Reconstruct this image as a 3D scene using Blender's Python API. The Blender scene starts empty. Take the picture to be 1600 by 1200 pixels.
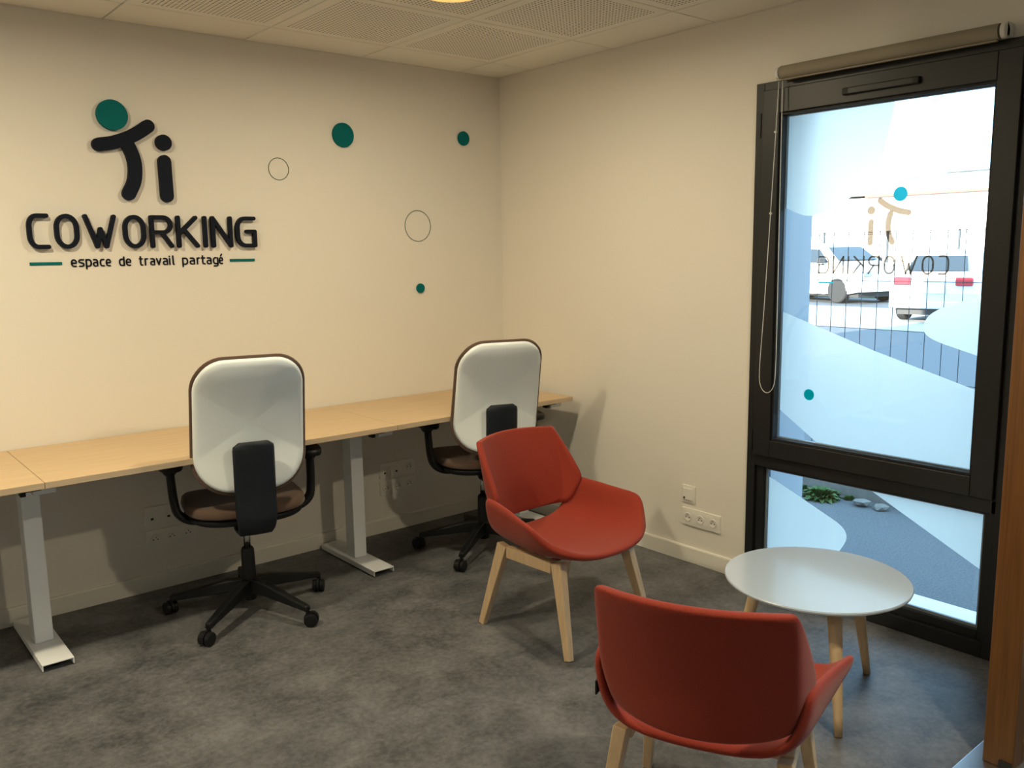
import bpy, bmesh, math, random
from mathutils import Vector, Matrix
random.seed(7)
S = bpy.context.scene
C = S.collection
PI = math.pi

# ------------------------------------------------------------------ camera
cam_d = bpy.data.cameras.new('camera')
cam = bpy.data.objects.new('camera', cam_d); C.objects.link(cam)
RX = Vector((0.7664, -0.6422, -0.0146)); FW = Vector((0.6332, 0.7591, -0.1512))
FW.normalize(); RX = (RX - FW*RX.dot(FW)).normalized(); UP = RX.cross(FW)
m = Matrix((RX, UP, -FW)).transposed().to_4x4(); m.translation = Vector((-3.26324, -3.98456, 1.51651))
cam.matrix_world = m
cam_d.sensor_width = 36; cam_d.sensor_fit = 'HORIZONTAL'; cam_d.lens = 36*1349.4/1600
cam_d.clip_start = .05; cam_d.clip_end = 500
S.camera = cam

# ------------------------------------------------------------------ world, sun, exposure
w = bpy.data.worlds.new('sky'); S.world = w; w.use_nodes = True
bg = w.node_tree.nodes['Background']
bg.inputs[0].default_value = (.42, .70, 1.0, 1); bg.inputs[1].default_value = 5.0
sun_d = bpy.data.lights.new('sun', 'SUN'); sun_d.energy = 26; sun_d.angle = .009; sun_d.color = (1, .93, .82)
sun = bpy.data.objects.new('sun', sun_d); C.objects.link(sun)
sun.rotation_euler = Vector((1, -.03, -math.tan(math.radians(14)))).to_track_quat('-Z', 'Y').to_euler()
S.view_settings.view_transform = 'Standard'; S.view_settings.look = 'None'
S.view_settings.exposure = 0.0; S.view_settings.gamma = 1.0; S.view_settings.use_curve_mapping = False
LAMP_COL = (1.0, .85, .57)
LAMPS = [(-1.27, -1.28, 19), (-3.10, -1.30, 33), (-1.29, -3.70, 32), (-4.9, -1.30, 20)]    # x, y, watts; the last is an unseen light added for fill

# ------------------------------------------------------------------ materials
def mat(name, col, rough=.5, metal=0, spec=.5, var=0, vscale=8, bump=0, bscale=200, stretch=None, sheen=0, coat=0, col2=None):
    m = bpy.data.materials.new(name); m.use_nodes = True
    nt = m.node_tree; b = nt.nodes['Principled BSDF']
    b.inputs['Base Color'].default_value = (*col, 1); b.inputs['Roughness'].default_value = rough
    b.inputs['Metallic'].default_value = metal; b.inputs['Specular IOR Level'].default_value = spec
    if sheen: b.inputs['Sheen Weight'].default_value = sheen; b.inputs['Sheen Roughness'].default_value = .4
    if coat: b.inputs['Coat Weight'].default_value = coat; b.inputs['Coat Roughness'].default_value = .12
    tc = nt.nodes.new('ShaderNodeTexCoord'); mp = nt.nodes.new('ShaderNodeMapping')
    nt.links.new(tc.outputs['Object'], mp.inputs['Vector'])
    if stretch: mp.inputs['Scale'].default_value = stretch
    if var:
        n = nt.nodes.new('ShaderNodeTexNoise'); n.inputs['Scale'].default_value = vscale; n.inputs['Detail'].default_value = 5
        nt.links.new(mp.outputs[0], n.inputs['Vector'])
        r = nt.nodes.new('ShaderNodeValToRGB'); r.color_ramp.elements[0].position = .32; r.color_ramp.elements[1].position = .68
        c2 = col2 or tuple(c*(1-var) for c in col)
        r.color_ramp.elements[0].color = (*c2, 1); r.color_ramp.elements[1].color = (*col, 1)
        nt.links.new(n.outputs['Fac'], r.inputs[0]); nt.links.new(r.outputs[0], b.inputs['Base Color'])
    if bump:
        n = nt.nodes.new('ShaderNodeTexNoise'); n.inputs['Scale'].default_value = bscale; n.inputs['Detail'].default_value = 3
        nt.links.new(mp.outputs[0], n.inputs['Vector'])
        bp = nt.nodes.new('ShaderNodeBump'); bp.inputs['Strength'].default_value = bump; bp.inputs['Distance'].default_value = .002
        nt.links.new(n.outputs['Fac'], bp.inputs['Height']); nt.links.new(bp.outputs[0], b.inputs['Normal'])
    return m

M = {}
M['wall'] = mat('wall_paint', (.80, .765, .70), .85, spec=.2, bump=.15, bscale=260)
M['base'] = mat('baseboard_paint', (.80, .78, .71), .55)
M['navy'] = mat('navy_lacquer', (.007, .010, .020), .6, spec=.12)
M['teal'] = mat('teal_lacquer', (.0, .140, .145), .6, spec=.12)
M['green_line'] = mat('dark_green_print', (.02, .09, .06), .6)
M['oak'] = mat('pale_oak_laminate', (.64, .465, .275), .42, var=.13, vscale=3, stretch=(1.2, 22, 22), spec=.4)
M['edge'] = mat('pale_edge_band', (.60, .47, .32), .5, var=.1, vscale=4, stretch=(2, 30, 30))
M['wmetal'] = mat('white_powder_coat', (.86, .90, .94), .4)
M['black'] = mat('black_plastic', (.007, .008, .010), .45, spec=.3, bump=.1, bscale=600)
M['blackplate'] = mat('matt_black_plastic', (.010, .014, .021), .55, spec=.3, bump=.15, bscale=500)
M['chrome'] = mat('chrome', (.7, .7, .72), .12, metal=1)
M['backshell'] = mat('light_grey_back_fabric', (.84, .92, .97), .8, bump=.25, bscale=900, sheen=.2)
M['brown'] = mat('taupe_brown_fabric', (.115, .070, .050), .9, var=.15, vscale=300, bump=.4, bscale=700, sheen=.25)
M['red'] = mat('rust_red_wool', (.34, .036, .016), .92, var=.30, vscale=420, bump=.5, bscale=650, sheen=.15)
M['wood'] = mat('pale_ash_wood', (.70, .51, .31), .5, var=.16, vscale=5, stretch=(14, 14, 1.2), spec=.4)
M['tabletop'] = mat('daylight_tinted_white_top', (.53, .63, .77), .25, spec=1.0, coat=.8)  # white top, with the window's blue daylight mixed into its base colour
M['anthracite'] = mat('anthracite_aluminium', (.013, .014, .016), .4, spec=.4)
M['seal'] = mat('rubber_seal', (.008, .008, .009), .6)
M['spacer'] = mat('glazing_spacer', (.18, .22, .25), .35)
M['panel'] = mat('grey_metal_cladding', (.44, .47, .50), .5)
M['plate'] = mat('white_socket_plastic', (.82, .80, .74), .3)
M['hole'] = mat('dark_socket_hole', (.02, .02, .02), .6)
M['blind'] = mat('taupe_blind_fabric', (.30, .265, .20), .85, bump=.3, bscale=900)
M['chain'] = mat('white_bead_chain', (.75, .75, .72), .35)
M['doorwood'] = mat('golden_oak_veneer', (.17, .072, .018), .38, var=.35, vscale=4, stretch=(30, 30, 1.0), spec=.5)
M['strip'] = mat('brushed_aluminium', (.55, .57, .60), .3, metal=1)
M['gravel'] = mat('grey_asphalt', (.13, .14, .15), .95, var=.35, vscale=90, bump=.6, bscale=160)
M['paving'] = mat('pale_paving', (.40, .40, .39), .95, var=.15, vscale=4)
M['asphalt'] = mat('dark_asphalt', (.10, .11, .12), .95, var=.25, vscale=6)
M['grass'] = mat('grass_green', (.10, .16, .035), .95, var=.4, vscale=3)
M['leaf'] = mat('leaf_green', (.07, .15, .025), .6, var=.4, vscale=20)
M['stone'] = mat('pale_stone', (.24, .235, .21), .9, var=.3, vscale=12, bump=.5, bscale=30)
M['concrete'] = mat('kerb_concrete', (.30, .29, .27), .9, var=.25, vscale=8)
M['wire'] = mat('dark_fence_wire', (.03, .04, .05), .5)
M['carpaint'] = mat('white_car_paint', (.75, .76, .77), .25, coat=.5)
M['carglass'] = mat('car_glass', (.03, .04, .05), .08)
M['tyre'] = mat('tyre_rubber', (.02, .02, .02), .8)
M['alloy'] = mat('alloy_rim', (.5, .5, .52), .3, metal=.8)
M['redlight'] = mat('red_tail_light', (.45, .02, .03), .2)
M['darktrim'] = mat('dark_trim', (.04, .04, .04), .7)
M['house'] = mat('pale_render', (.75, .72, .66), .9)
M['roof'] = mat('red_brown_roof', (.30, .10, .07), .8)
M['decal'] = None

def floor_mat():
    m = bpy.data.materials.new('mottled_grey_vinyl'); m.use_nodes = True
    nt = m.node_tree; b = nt.nodes['Principled BSDF']; N = nt.nodes.new; L = nt.links.new
    b.inputs['Roughness'].default_value = .5; b.inputs['Specular IOR Level'].default_value = .45
    tc = N('ShaderNodeTexCoord')
    n1 = N('ShaderNodeTexNoise'); n1.inputs['Scale'].default_value = 4.5; n1.inputs['Detail'].default_value = 9; n1.inputs['Roughness'].default_value = .68; n1.inputs['Distortion'].default_value = .3
    n2 = N('ShaderNodeTexNoise'); n2.inputs['Scale'].default_value = 45; n2.inputs['Detail'].default_value = 6; n2.inputs['Roughness'].default_value = .7
    L(tc.outputs['Object'], n1.inputs['Vector']); L(tc.outputs['Object'], n2.inputs['Vector'])
    mx = N('ShaderNodeMath'); mx.operation = 'MULTIPLY_ADD'; mx.inputs[1].default_value = .38
    L(n2.outputs['Fac'], mx.inputs[0])
    sc = N('ShaderNodeMath'); sc.operation = 'MULTIPLY'; sc.inputs[1].default_value = .62
    L(n1.outputs['Fac'], sc.inputs[0]); L(sc.outputs[0], mx.inputs[2])
    r = N('ShaderNodeValToRGB'); e = r.color_ramp.elements
    e[0].position = .38; e[0].color = (.052, .055, .062, 1); e[1].position = .62; e[1].color = (.178, .181, .190, 1)
    L(mx.outputs[0], r.inputs[0]); L(r.outputs[0], b.inputs['Base Color'])
    bp = N('ShaderNodeBump'); bp.inputs['Strength'].default_value = .12; bp.inputs['Distance'].default_value = .002
    L(n2.outputs['Fac'], bp.inputs['Height']); L(bp.outputs[0], b.inputs['Normal'])
    return m
M['floor'] = floor_mat()

def tile_mat():
    m = bpy.data.materials.new('perforated_gypsum'); m.use_nodes = True
    nt = m.node_tree; b = nt.nodes['Principled BSDF']; N = nt.nodes.new; L = nt.links.new
    b.inputs['Roughness'].default_value = .9; b.inputs['Specular IOR Level'].default_value = .2
    tc = N('ShaderNodeTexCoord'); sp = N('ShaderNodeSeparateXYZ'); L(tc.outputs['Object'], sp.inputs[0])
    def mth(op, a, bb=None, c=None):
        n = N('ShaderNodeMath'); n.operation = op
        for i, v in enumerate((a, bb, c)):
            if v is None: continue
            if isinstance(v, (int, float)): n.inputs[i].default_value = v
            else: L(v, n.inputs[i])
        return n.outputs[0]
    p = .0185
    def cell(o):
        f = mth('FRACT', mth('DIVIDE', o, p)); return mth('SUBTRACT', f, .5)
    cx, cy = cell(sp.outputs[0]), cell(sp.outputs[1])
    d = mth('SQRT', mth('ADD', mth('MULTIPLY', cx, cx), mth('MULTIPLY', cy, cy)))
    hole = mth('LESS_THAN', d, .25)
    ma = mth('LESS_THAN', mth('ABSOLUTE', sp.outputs[0]), p*14.0)
    mb = mth('LESS_THAN', mth('ABSOLUTE', sp.outputs[1]), p*14.0)
    k = mth('MULTIPLY', mth('MULTIPLY', ma, mb), hole)
    mix = N('ShaderNodeMix'); mix.data_type = 'RGBA'
    mix.inputs[6].default_value = (.80, .785, .73, 1); mix.inputs[7].default_value = (.16, .14, .12, 1)
    L(k, mix.inputs[0]); L(mix.outputs[2], b.inputs['Base Color'])
    return m
M['tile'] = tile_mat()
M['plain_tile'] = mat('plain_gypsum', (.80, .785, .73), .9, spec=.2)

def glass_mat():
    m = bpy.data.materials.new('window_glass'); m.use_nodes = True
    nt = m.node_tree; nt.nodes.remove(nt.nodes['Principled BSDF']); N = nt.nodes.new; L = nt.links.new
    out = nt.nodes['Material Output']
    t = N('ShaderNodeBsdfTransparent'); t.inputs[0].default_value = (.93, .96, .96, 1)
    g = N('ShaderNodeBsdfGlossy'); g.inputs['Roughness'].default_value = .02
    f = N('ShaderNodeFresnel'); f.inputs[0].default_value = 1.45
    mx = N('ShaderNodeMixShader'); L(f.outputs[0], mx.inputs[0]); L(t.outputs[0], mx.inputs[1]); L(g.outputs[0], mx.inputs[2])
    L(mx.outputs[0], out.inputs[0]); return m
M['glass'] = glass_mat()
def film_mat(name, tcol, dcol, k, clear=0):
    m = bpy.data.materials.new(name); m.use_nodes = True
    nt = m.node_tree; nt.nodes.remove(nt.nodes['Principled BSDF']); N = nt.nodes.new; L = nt.links.new
    t = N('ShaderNodeBsdfTranslucent'); t.inputs[0].default_value = (*tcol, 1)
    d = N('ShaderNodeBsdfDiffuse'); d.inputs[0].default_value = (*dcol, 1)
    mx = N('ShaderNodeMixShader'); mx.inputs[0].default_value = k
    L(t.outputs[0], mx.inputs[1]); L(d.outputs[0], mx.inputs[2]); last = mx
    if clear:
        c = N('ShaderNodeBsdfTransparent'); c.inputs[0].default_value = (1, .88, .76, 1)
        m2 = N('ShaderNodeMixShader'); m2.inputs[0].default_value = clear
        L(mx.outputs[0], m2.inputs[1]); L(c.outputs[0], m2.inputs[2]); last = m2
    L(last.outputs[0], nt.nodes['Material Output'].inputs[0]); return m
def frost_mat():
    m = bpy.data.materials.new('frosted_film'); m.use_nodes = True
    nt = m.node_tree; nt.nodes.remove(nt.nodes['Principled BSDF']); N = nt.nodes.new; L = nt.links.new
    t = N('ShaderNodeBsdfTranslucent'); t.inputs[0].default_value = (.98, .92, .84, 1)
    d = N('ShaderNodeBsdfDiffuse'); d.inputs[0].default_value = (.70, .74, .74, 1)
    r = N('ShaderNodeBsdfRefraction'); r.inputs['Color'].default_value = (.95, .97, .95, 1); r.inputs['Roughness'].default_value = .5; r.inputs['IOR'].default_value = 1.35
    a = N('ShaderNodeMixShader'); a.inputs[0].default_value = .12; L(t.outputs[0], a.inputs[1]); L(d.outputs[0], a.inputs[2])
    b = N('ShaderNodeMixShader'); b.inputs[0].default_value = .5; L(a.outputs[0], b.inputs[1]); L(r.outputs[0], b.inputs[2])
    L(b.outputs[0], nt.nodes['Material Output'].inputs[0]); return m
M['frost'] = frost_mat()
M['decal'] = film_mat('smoky_brown_decal', (.10, .08, .07), (.05, .045, .04), .5, clear=.34)
M['decalteal'] = film_mat('teal_decal', (.0, .80, .80), (.0, .40, .40), .25)
def emit_mat():
    m = bpy.data.materials.new('lamp_diffuser'); m.use_nodes = True
    b = m.node_tree.nodes['Principled BSDF']
    b.inputs['Base Color'].default_value = (.5, .36, .16, 1)
    b.inputs['Emission Color'].default_value = (1, .56, .15, 1); b.inputs['Emission Strength'].default_value = 1.0
    return m
M['lamp'] = emit_mat()
M['reflector'] = mat('white_lamp_trim', (.85, .82, .76), .4)

# ------------------------------------------------------------------ mesh helpers
def obj(name, bm, m, parent=None, smooth=False, bevel=0, seg=2, sub=0):
    me = bpy.data.meshes.new(name)
    bmesh.ops.recalc_face_normals(bm, faces=bm.faces)
    bm.to_mesh(me); bm.free(); me.materials.append(m)
    o = bpy.data.objects.new(name, me); C.objects.link(o)
    if smooth:
        for p in me.polygons: p.use_smooth = True
    if sub:
        md = o.modifiers.new('sub', 'SUBSURF'); md.levels = sub; md.render_levels = sub
    if bevel:
        md = o.modifiers.new('bev', 'BEVEL'); md.width = bevel; md.segments = seg; md.limit_method = 'ANGLE'; md.angle_limit = .7
    if parent: o.parent = parent
    return o
def B(): return bmesh.new()
def box(bm, x0, x1, y0, y1, z0, z1):
    v = [bm.verts.new(p) for p in [(x0,y0,z0),(x1,y0,z0),(x1,y1,z0),(x0,y1,z0),(x0,y0,z1),(x1,y0,z1),(x1,y1,z1),(x0,y1,z1)]]
    for f in [(0,3,2,1),(4,5,6,7),(0,1,5,4),(1,2,6,5),(2,3,7,6),(3,0,4,7)]: bm.faces.new([v[i] for i in f])
    return bm
def hexa(bm, bot, top):
    v = [bm.verts.new(p) for p in list(bot)+list(top)]; n = len(bot)
    bm.faces.new(v[:n][::-1]); bm.faces.new(v[n:])
    for i in range(n): j = (i+1) % n; bm.faces.new([v[i], v[j], v[n+j], v[n+i]])
    return bm
def bar(bm, a, b, w0, d0, w1=None, d1=None, side=(1,0,0)):
    """tapering rectangular bar between two points"""
    a, b = Vector(a), Vector(b); w1 = w1 or w0; d1 = d1 or d0
    ax = (b-a).normalized(); s = Vector(side); s = (s - ax*s.dot(ax)).normalized(); t = ax.cross(s)
    q = lambda c, w, d: [c+s*w/2*i+t*d/2*j for i, j in ((-1,-1),(1,-1),(1,1),(-1,1))]
    return hexa(bm, q(a, w0, d0), q(b, w1, d1))
def tube(bm, pts, r, n=10, caps=True):
    pts = [Vector(p) for p in pts]; rings = []; prev = None
    for i, p in enumerate(pts):
        d = (pts[min(i+1, len(pts)-1)] - pts[max(i-1, 0)]).normalized()
        if prev is None:
            s = d.orthogonal().normalized()
        else: s = (prev - d*prev.dot(d)).normalized()
        prev = s; t = d.cross(s); rr = r[i] if isinstance(r, (list, tuple)) else r
        rings.append([bm.verts.new(p+(s*math.cos(2*PI*k/n)+t*math.sin(2*PI*k/n))*rr) for k in range(n)])
    for a, b in zip(rings, rings[1:]):
        for k in range(n): bm.faces.new([a[k], a[(k+1)%n], b[(k+1)%n], b[k]])
    if caps: bm.faces.new(rings[0][::-1]); bm.faces.new(rings[-1])
    return bm
def lathe(bm, prof, n=32, axis='z', c=(0,0,0), cap=True):
    rings = []
    for r, h in prof:
        ring = []
        for k in range(n):
            a = 2*PI*k/n; u, v = r*math.cos(a), r*math.sin(a)
            p = {'z': (u, v, h), 'y': (u, h, v), 'x': (h, u, v)}[axis]
            ring.append(bm.verts.new((p[0]+c[0], p[1]+c[1], p[2]+c[2])))
        rings.append(ring)
    for a, b in zip(rings, rings[1:]):
        for k in range(n): bm.faces.new([a[k], a[(k+1)%n], b[(k+1)%n], b[k]])
    if cap and prof[0][0] > 1e-6: bm.faces.new(rings[0][::-1])
    if cap and prof[-1][0] > 1e-6: bm.faces.new(rings[-1])
    return bm
def prism(bm, poly, f, h):
    """poly 2D points mapped by f(u,v,depth), extruded 0..h"""
    a = [bm.verts.new(f(u, v, 0)) for u, v in poly]; b = [bm.verts.new(f(u, v, h)) for u, v in poly]
    bm.faces.new(a[::-1]); bm.faces.new(b); n = len(poly)
    for i in range(n): bm.faces.new([a[i], a[(i+1)%n], b[(i+1)%n], b[i]])
    return bm
def stroke(pts, w, n=8, cap=True):
    """flat ribbon outline with round caps"""
    P = [Vector(p) for p in pts]; L_, R_ = [], []
    for i, p in enumerate(P):
        d = (P[min(i+1, len(P)-1)] - P[max(i-1, 0)]).normalized(); nn = Vector((-d.y, d.x))
        L_.append(p+nn*w/2); R_.append(p-nn*w/2)
    out = list(L_)
    d = (P[-1]-P[-2]).normalized(); a0 = math.atan2(d.x, -d.y)
    base = math.atan2(L_[-1].y-P[-1].y, L_[-1].x-P[-1].x)
    if cap: out += [P[-1]+Vector((math.cos(base-PI*k/n), math.sin(base-PI*k/n)))*w/2 for k in range(1, n)]
    out += R_[::-1]
    base = math.atan2(R_[0].y-P[0].y, R_[0].x-P[0].x)
    if cap: out += [P[0]+Vector((math.cos(base-PI*k/n), math.sin(base-PI*k/n)))*w/2 for k in range(1, n)]
    return [(q.x, q.y) for q in out]
def spline(pts, n=8):
    P = [Vector(p) for p in pts]; P = [P[0]*2-P[1]] + P + [P[-1]*2-P[-2]]; out = []
    for i in range(1, len(P)-2):
        for k in range(n):
            t = k/n; a, b, c, d = P[i-1:i+3]
            out.append(.5*((2*b)+(c-a)*t+(2*a-5*b+4*c-d)*t*t+(3*b-a-3*c+d)*t**3))
    out.append(P[-2]); return out
def rrect(w, h, rt, rb=None, n=8):
    rb = rb or rt; o = []
    for cx, cy, r, a0 in ((w/2-rt, h/2-rt, rt, 0), (-w/2+rt, h/2-rt, rt, 90), (-w/2+rb, -h/2+rb, rb, 180), (w/2-rb, -h/2+rb, rb, 270)):
        for k in range(n+1):
            a = math.radians(a0+90*k/n); o.append((cx+r*math.cos(a), cy+r*math.sin(a)))
    return o
def pillow(bm, outline, tf, tb, f, rings=(1, .985, .95, .88, .7, .45, .2), p=6):
    """cushion body: rings shrink to the centre, thickness swells; f(u,v,t) -> 3D"""
    cx = sum(q[0] for q in outline)/len(outline); cy = sum(q[1] for q in outline)/len(outline)
    def ring(s, t): return [bm.verts.new(f(cx+(u-cx)*s, cy+(v-cy)*s, t)) for u, v in outline]
    mid = ring(1, 0)
    for sgn, T in ((1, tf), (-1, tb)):
        prev = mid
        for s in rings[1:]:
            cur = ring(s, sgn*T*math.sqrt(max(0, 1-s**(p*4)))**.8)
            for i in range(len(mid)):
                j = (i+1) % len(mid); q = [prev[i], prev[j], cur[j], cur[i]]
                bm.faces.new(q if sgn > 0 else q[::-1])
            prev = cur
        c = bm.verts.new(f(cx, cy, sgn*T))
        for i in range(len(mid)):
            j = (i+1) % len(mid); q = [prev[i], prev[j], c]; bm.faces.new(q if sgn > 0 else q[::-1])
    return bm
def empty(name, loc, rz=0):
    o = bpy.data.objects.new(name, None); C.objects.link(o); o.location = loc; o.rotation_euler = (0, 0, rz); o.empty_display_size = .1
    return o
def tag(o, label, cat, group=None):
    o['label'] = label; o['category'] = cat
    if group: o['group'] = group
    return o
def struct(o, label=None):
    o['kind'] = 'structure'
    if label: o['label'] = label
    return o
def dup(o, parent=None):
    c = o.copy(); C.objects.link(c); c.parent = parent
    for ch in list(o.children): dup(ch, c)
    return c

# ================================================================== SETTING
H = 2.5
XL, YB = -6.2, -6.2
WO0 = -2.90
WY0, WY1, WZ1 = -2.835, -1.735, 2.205          # window opening
struct(obj('floor', box(B(), XL, 0, YB, 0, -.12, 0), M['floor']), 'mottled grey vinyl floor')
struct(obj('wall_left', box(B(), XL, .42, 0, .25, -.12, H+.25), M['wall']), 'cream wall carrying the dark lettering')
bm = B()
V0, V1 = -5.75, -3.45      # unseen larger window added for daylight, further along the same wall (beyond the partition)
box(bm, 0, .42, WY1, 0, -.12, H+.25); box(bm, 0, .42, V1, WO0, -.12, H+.25); box(bm, 0, .42, YB, V0, -.12, H+.25)
box(bm, 0, .42, WO0, WY1, WZ1, H+.25); box(bm, 0, .42, WO0, WY1, -.12, -.005); box(bm, 0, .42, V0, V1, WZ1, H+.25); box(bm, 0, .42, V0, V1, -.12, -.005)
struct(obj('wall_right', bm, M['wall']), 'cream wall with the tall window')
struct(obj('wall_back', box(B(), XL, .42, YB-.25, YB, -.12, H+.25), M['wall']), 'cream wall behind the viewer')
struct(obj('wall_far_left', box(B(), XL-.25, XL, YB-.25, .25, -.12, H+.25), M['wall']), 'cream wall closing the room on the left')
# exterior skin of the building, and its upper storey
bm = B(); box(bm, XL-.25, .42, YB-.25, 4.4, H+.35, 4.3); box(bm, XL-.25, .42, .26, 4.4, -.12, H+.34)
struct(obj('trim_building_block', bm, M['house']), 'rest of the building around the room')
bm = B()
box(bm, .0, .44, WY1-.012, WY1-.001, .0, WZ1-.001); box(bm, .09, .44, WO0+.001, WO0+.012, .0, WZ1-.001)
box(bm, .09, .44, WO0+.013, WY1-.013, WZ1-.013, WZ1-.001)
struct(obj('trim_reveal', bm, M['panel']), 'grey metal lining of the window recess')

# ceiling: slab above, grid tiles hanging below it
ce = struct(obj('ceiling', box(B(), XL, 0, YB, 0, H+.012, H+.3), M['plain_tile']), 'perforated white tile ceiling')
G = .612; X0, Y0 = -.293, -.285; J = .006
lamp_cells = set()
xs = [X0-G*i for i in range(0, 10)]; ys = [Y0-G*i for i in range(0, 10)]
proto = None
def tile_mesh(wx, wy, hole=0):
    bm = B()
    if not hole: return box(bm, -wx/2, wx/2, -wy/2, wy/2, 0, .01)
    n = 32; out_b, in_b, out_t, in_t = [], [], [], []
    for k in range(n):
        a = 2*PI*(k+.5)/n; c, s = math.cos(a), math.sin(a); m_ = max(abs(c), abs(s))
        for lst, z in ((out_b, 0), (out_t, .01)): lst.append(bm.verts.new((c/m_*wx/2, s/m_*wy/2, z)))
        for lst, z in ((in_b, 0), (in_t, .01)): lst.append(bm.verts.new((c*hole, s*hole, z)))
    for k in range(n):
        j = (k+1) % n
        bm.faces.new([out_b[k], in_b[k], in_b[j], out_b[j]]); bm.faces.new([out_t[k], out_t[j], in_t[j], in_t[k]])
        bm.faces.new([out_b[k], out_b[j], out_t[j], out_t[k]]); bm.faces.new([in_b[k], in_t[k], in_t[j], in_b[j]])
    return bm
for i in range(9):
    for j in range(9):
        cx, cy = xs[i]-G/2, ys[j]-G/2
        if proto is None:
            o = proto = obj('ceiling_tile', tile_mesh(G-J, G-J), M['tile'], ce, bevel=.0015, seg=1)
        else:
            o = proto.copy(); C.objects.link(o)
        o.location = (cx, cy, H)
ex = obj('border_tile', tile_mesh(-X0-J, G-J), M['plain_tile'], ce, bevel=.0015, seg=1)
ey = obj('border_tile', tile_mesh(G-J, -Y0-J), M['plain_tile'], ce, bevel=.0015, seg=1)
for j in range(9):
    o = ex if j == 0 else ex.copy(); o.location = (X0/2, ys[j]-G/2, H)
    if j: C.objects.link(o)
    o = ey if j == 0 else ey.copy(); o.location = (xs[j]-G/2, Y0/2, H)
    if j: C.objects.link(o)
o = obj('border_tile', tile_mesh(-X0-J, -Y0-J), M['plain_tile'], ce, bevel=.0015, seg=1); o.location = (X0/2, Y0/2, H)

# round ceiling lights with a shallow glowing dome
first = None
for n_, (lx, ly, watt) in enumerate(LAMPS):
    if first is None:
        t = empty('ceiling_light', (0, 0, 0))
        tag(t, 'round ceiling light glowing warm yellow at the top edge', 'light')
        obj('base_ring', lathe(B(), [(.0, -.0005), (.134, -.0005), (.138, -.006), (.138, -.016), (.132, -.020), (.0, -.020)], 48), M['reflector'], t, smooth=True, bevel=.0)
        obj('diffuser', lathe(B(), [(.0, -.0205), (.128, -.0205), (.130, -.026), (.127, -.034), (.112, -.043), (.08, -.050), (.04, -.053), (.0, -.054)], 48), M['lamp'], t, smooth=True)
        ld = bpy.data.lights.new('bulb', 'AREA'); ld.shape = 'DISK'; ld.size = .12; ld.energy = watt; ld.color = LAMP_COL
        lo = bpy.data.objects.new('bulb', ld); C.objects.link(lo); lo.location = (0, 0, -.0560); lo.parent = t
        first = t
    else:
        t = dup(first); t['label'] = ('', 'warm round ceiling light above the left desk, out of view', 'warm round ceiling light near the viewer, out of view', 'unseen warm round ceiling light added at far left of the room')[n_]
    t.location = (lx, ly, H)
    for c_ in t.children:
        if c_.type == 'LIGHT': c_.data = c_.data.copy(); c_.data.energy = watt

# baseboards
def skirt(bm, a, b, n):
    """a->b along the wall foot, n = inward normal"""
    a, b, n = Vector(a), Vector(b), Vector(n)
    pr = [(0, 0), (.012, 0), (.012, .072), (.009, .078), (0, .078)]
    r = [[bm.verts.new(p+n*u+Vector((0, 0, v+.0005))) for u, v in pr] for p in (a, b)]
    bm.faces.new(r[0]); bm.faces.new(r[1][::-1])
    for i in range(5): bm.faces.new([r[0][i], r[1][i], r[1][(i+1)%5], r[0][(i+1)%5]])
struct(obj('baseboard_left', (lambda b_: (skirt(b_, (XL, -.0003, 0), (0, -.0003, 0), (0, -1, 0)), b_)[1])(B()), M['base']), 'low cream skirting under the desks')
struct(obj('baseboard_right', (lambda b_: (skirt(b_, (-.0003, -.012, 0), (-.0003, WY1-.001, 0), (-1, 0, 0)), b_)[1])(B()), M['base']), 'low cream skirting beside the window')

# ------------------------------------------------------------------ window
def rect_frame(bm, y0, y1, z0, z1, wl, wr, wt, wb, x0, x1):
    """y0<y1 ; wl at y1 side (left in view), wr at y0 side"""
    box(bm, x0, x1, y1-wl, y1, z0, z1); box(bm, x0, x1, y0, y0+wr, z0, z1)
    box(bm, x0, x1, y0+wr, y1-wl, z1-wt, z1); box(bm, x0, x1, y0+wr, y1-wl, z0, z0+wb)
win = empty('window_1', (0, (WY0+WY1)/2, 0)); struct(win, 'tall dark aluminium window with frosted bands')
off = Vector((0, (WY0+WY1)/2, 0))
def wobj(name, bm, m, parent=None, **k):
    bmesh.ops.translate(bm, verts=bm.verts, vec=-off); return obj(name, bm, m, parent or win, **k)
bm = B(); rect_frame(bm, WO0+.002, WY1-.002, .001, WZ1-.002, .040, .122, .035, .060, -.012, .075)
box(bm, -.012, .075, WY0+.042, WY1-.042, .555, .605)
fr = wobj('outer_frame', bm, M['anthracite'], bevel=.002)
# extra inner profile round the fixed lower light
bm = B(); rect_frame(bm, WY0+.043, WY1-.043, .062, .554, .038, .042, .008, .034, .004, .060)
lf = wobj('lower_frame', bm, M['anthracite'], bevel=.002)
bm = B(); rect_frame(bm, WY0+.050, WY1-.045, .608, 2.168, .082, .080, .098, .076, -.030, .050)
sash = wobj('sash', bm, M['anthracite'], bevel=.003)
bm = B(); rect_frame(bm, WY0+.131, WY1-.128, .685, 2.069, .008, .008, .008, .008, -.018, .012)
wobj('glazing_bead', bm, M['seal'], sash)
bm = B(); rect_frame(bm, WY0+.131, WY1-.128, .685, 2.069, .010, .010, .012, .012, .014, .030)
wobj('glazing_spacer', bm, M['spacer'], sash)
bm = B(); rect_frame(bm, WY0+.086, WY1-.082, .097, .545, .010, .010, .008, .012, .022, .034)
wobj('glazing_spacer', bm, M['spacer'], lf)
wobj('glass_pane', box(B(), .020, .026, WY0+.132, WY1-.129, .686, 2.068), M['glass'], sash)
wobj('glass_pane', box(B(), .026, .032, WY0+.086, WY1-.082, .097, .545), M['glass'], lf)
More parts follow.
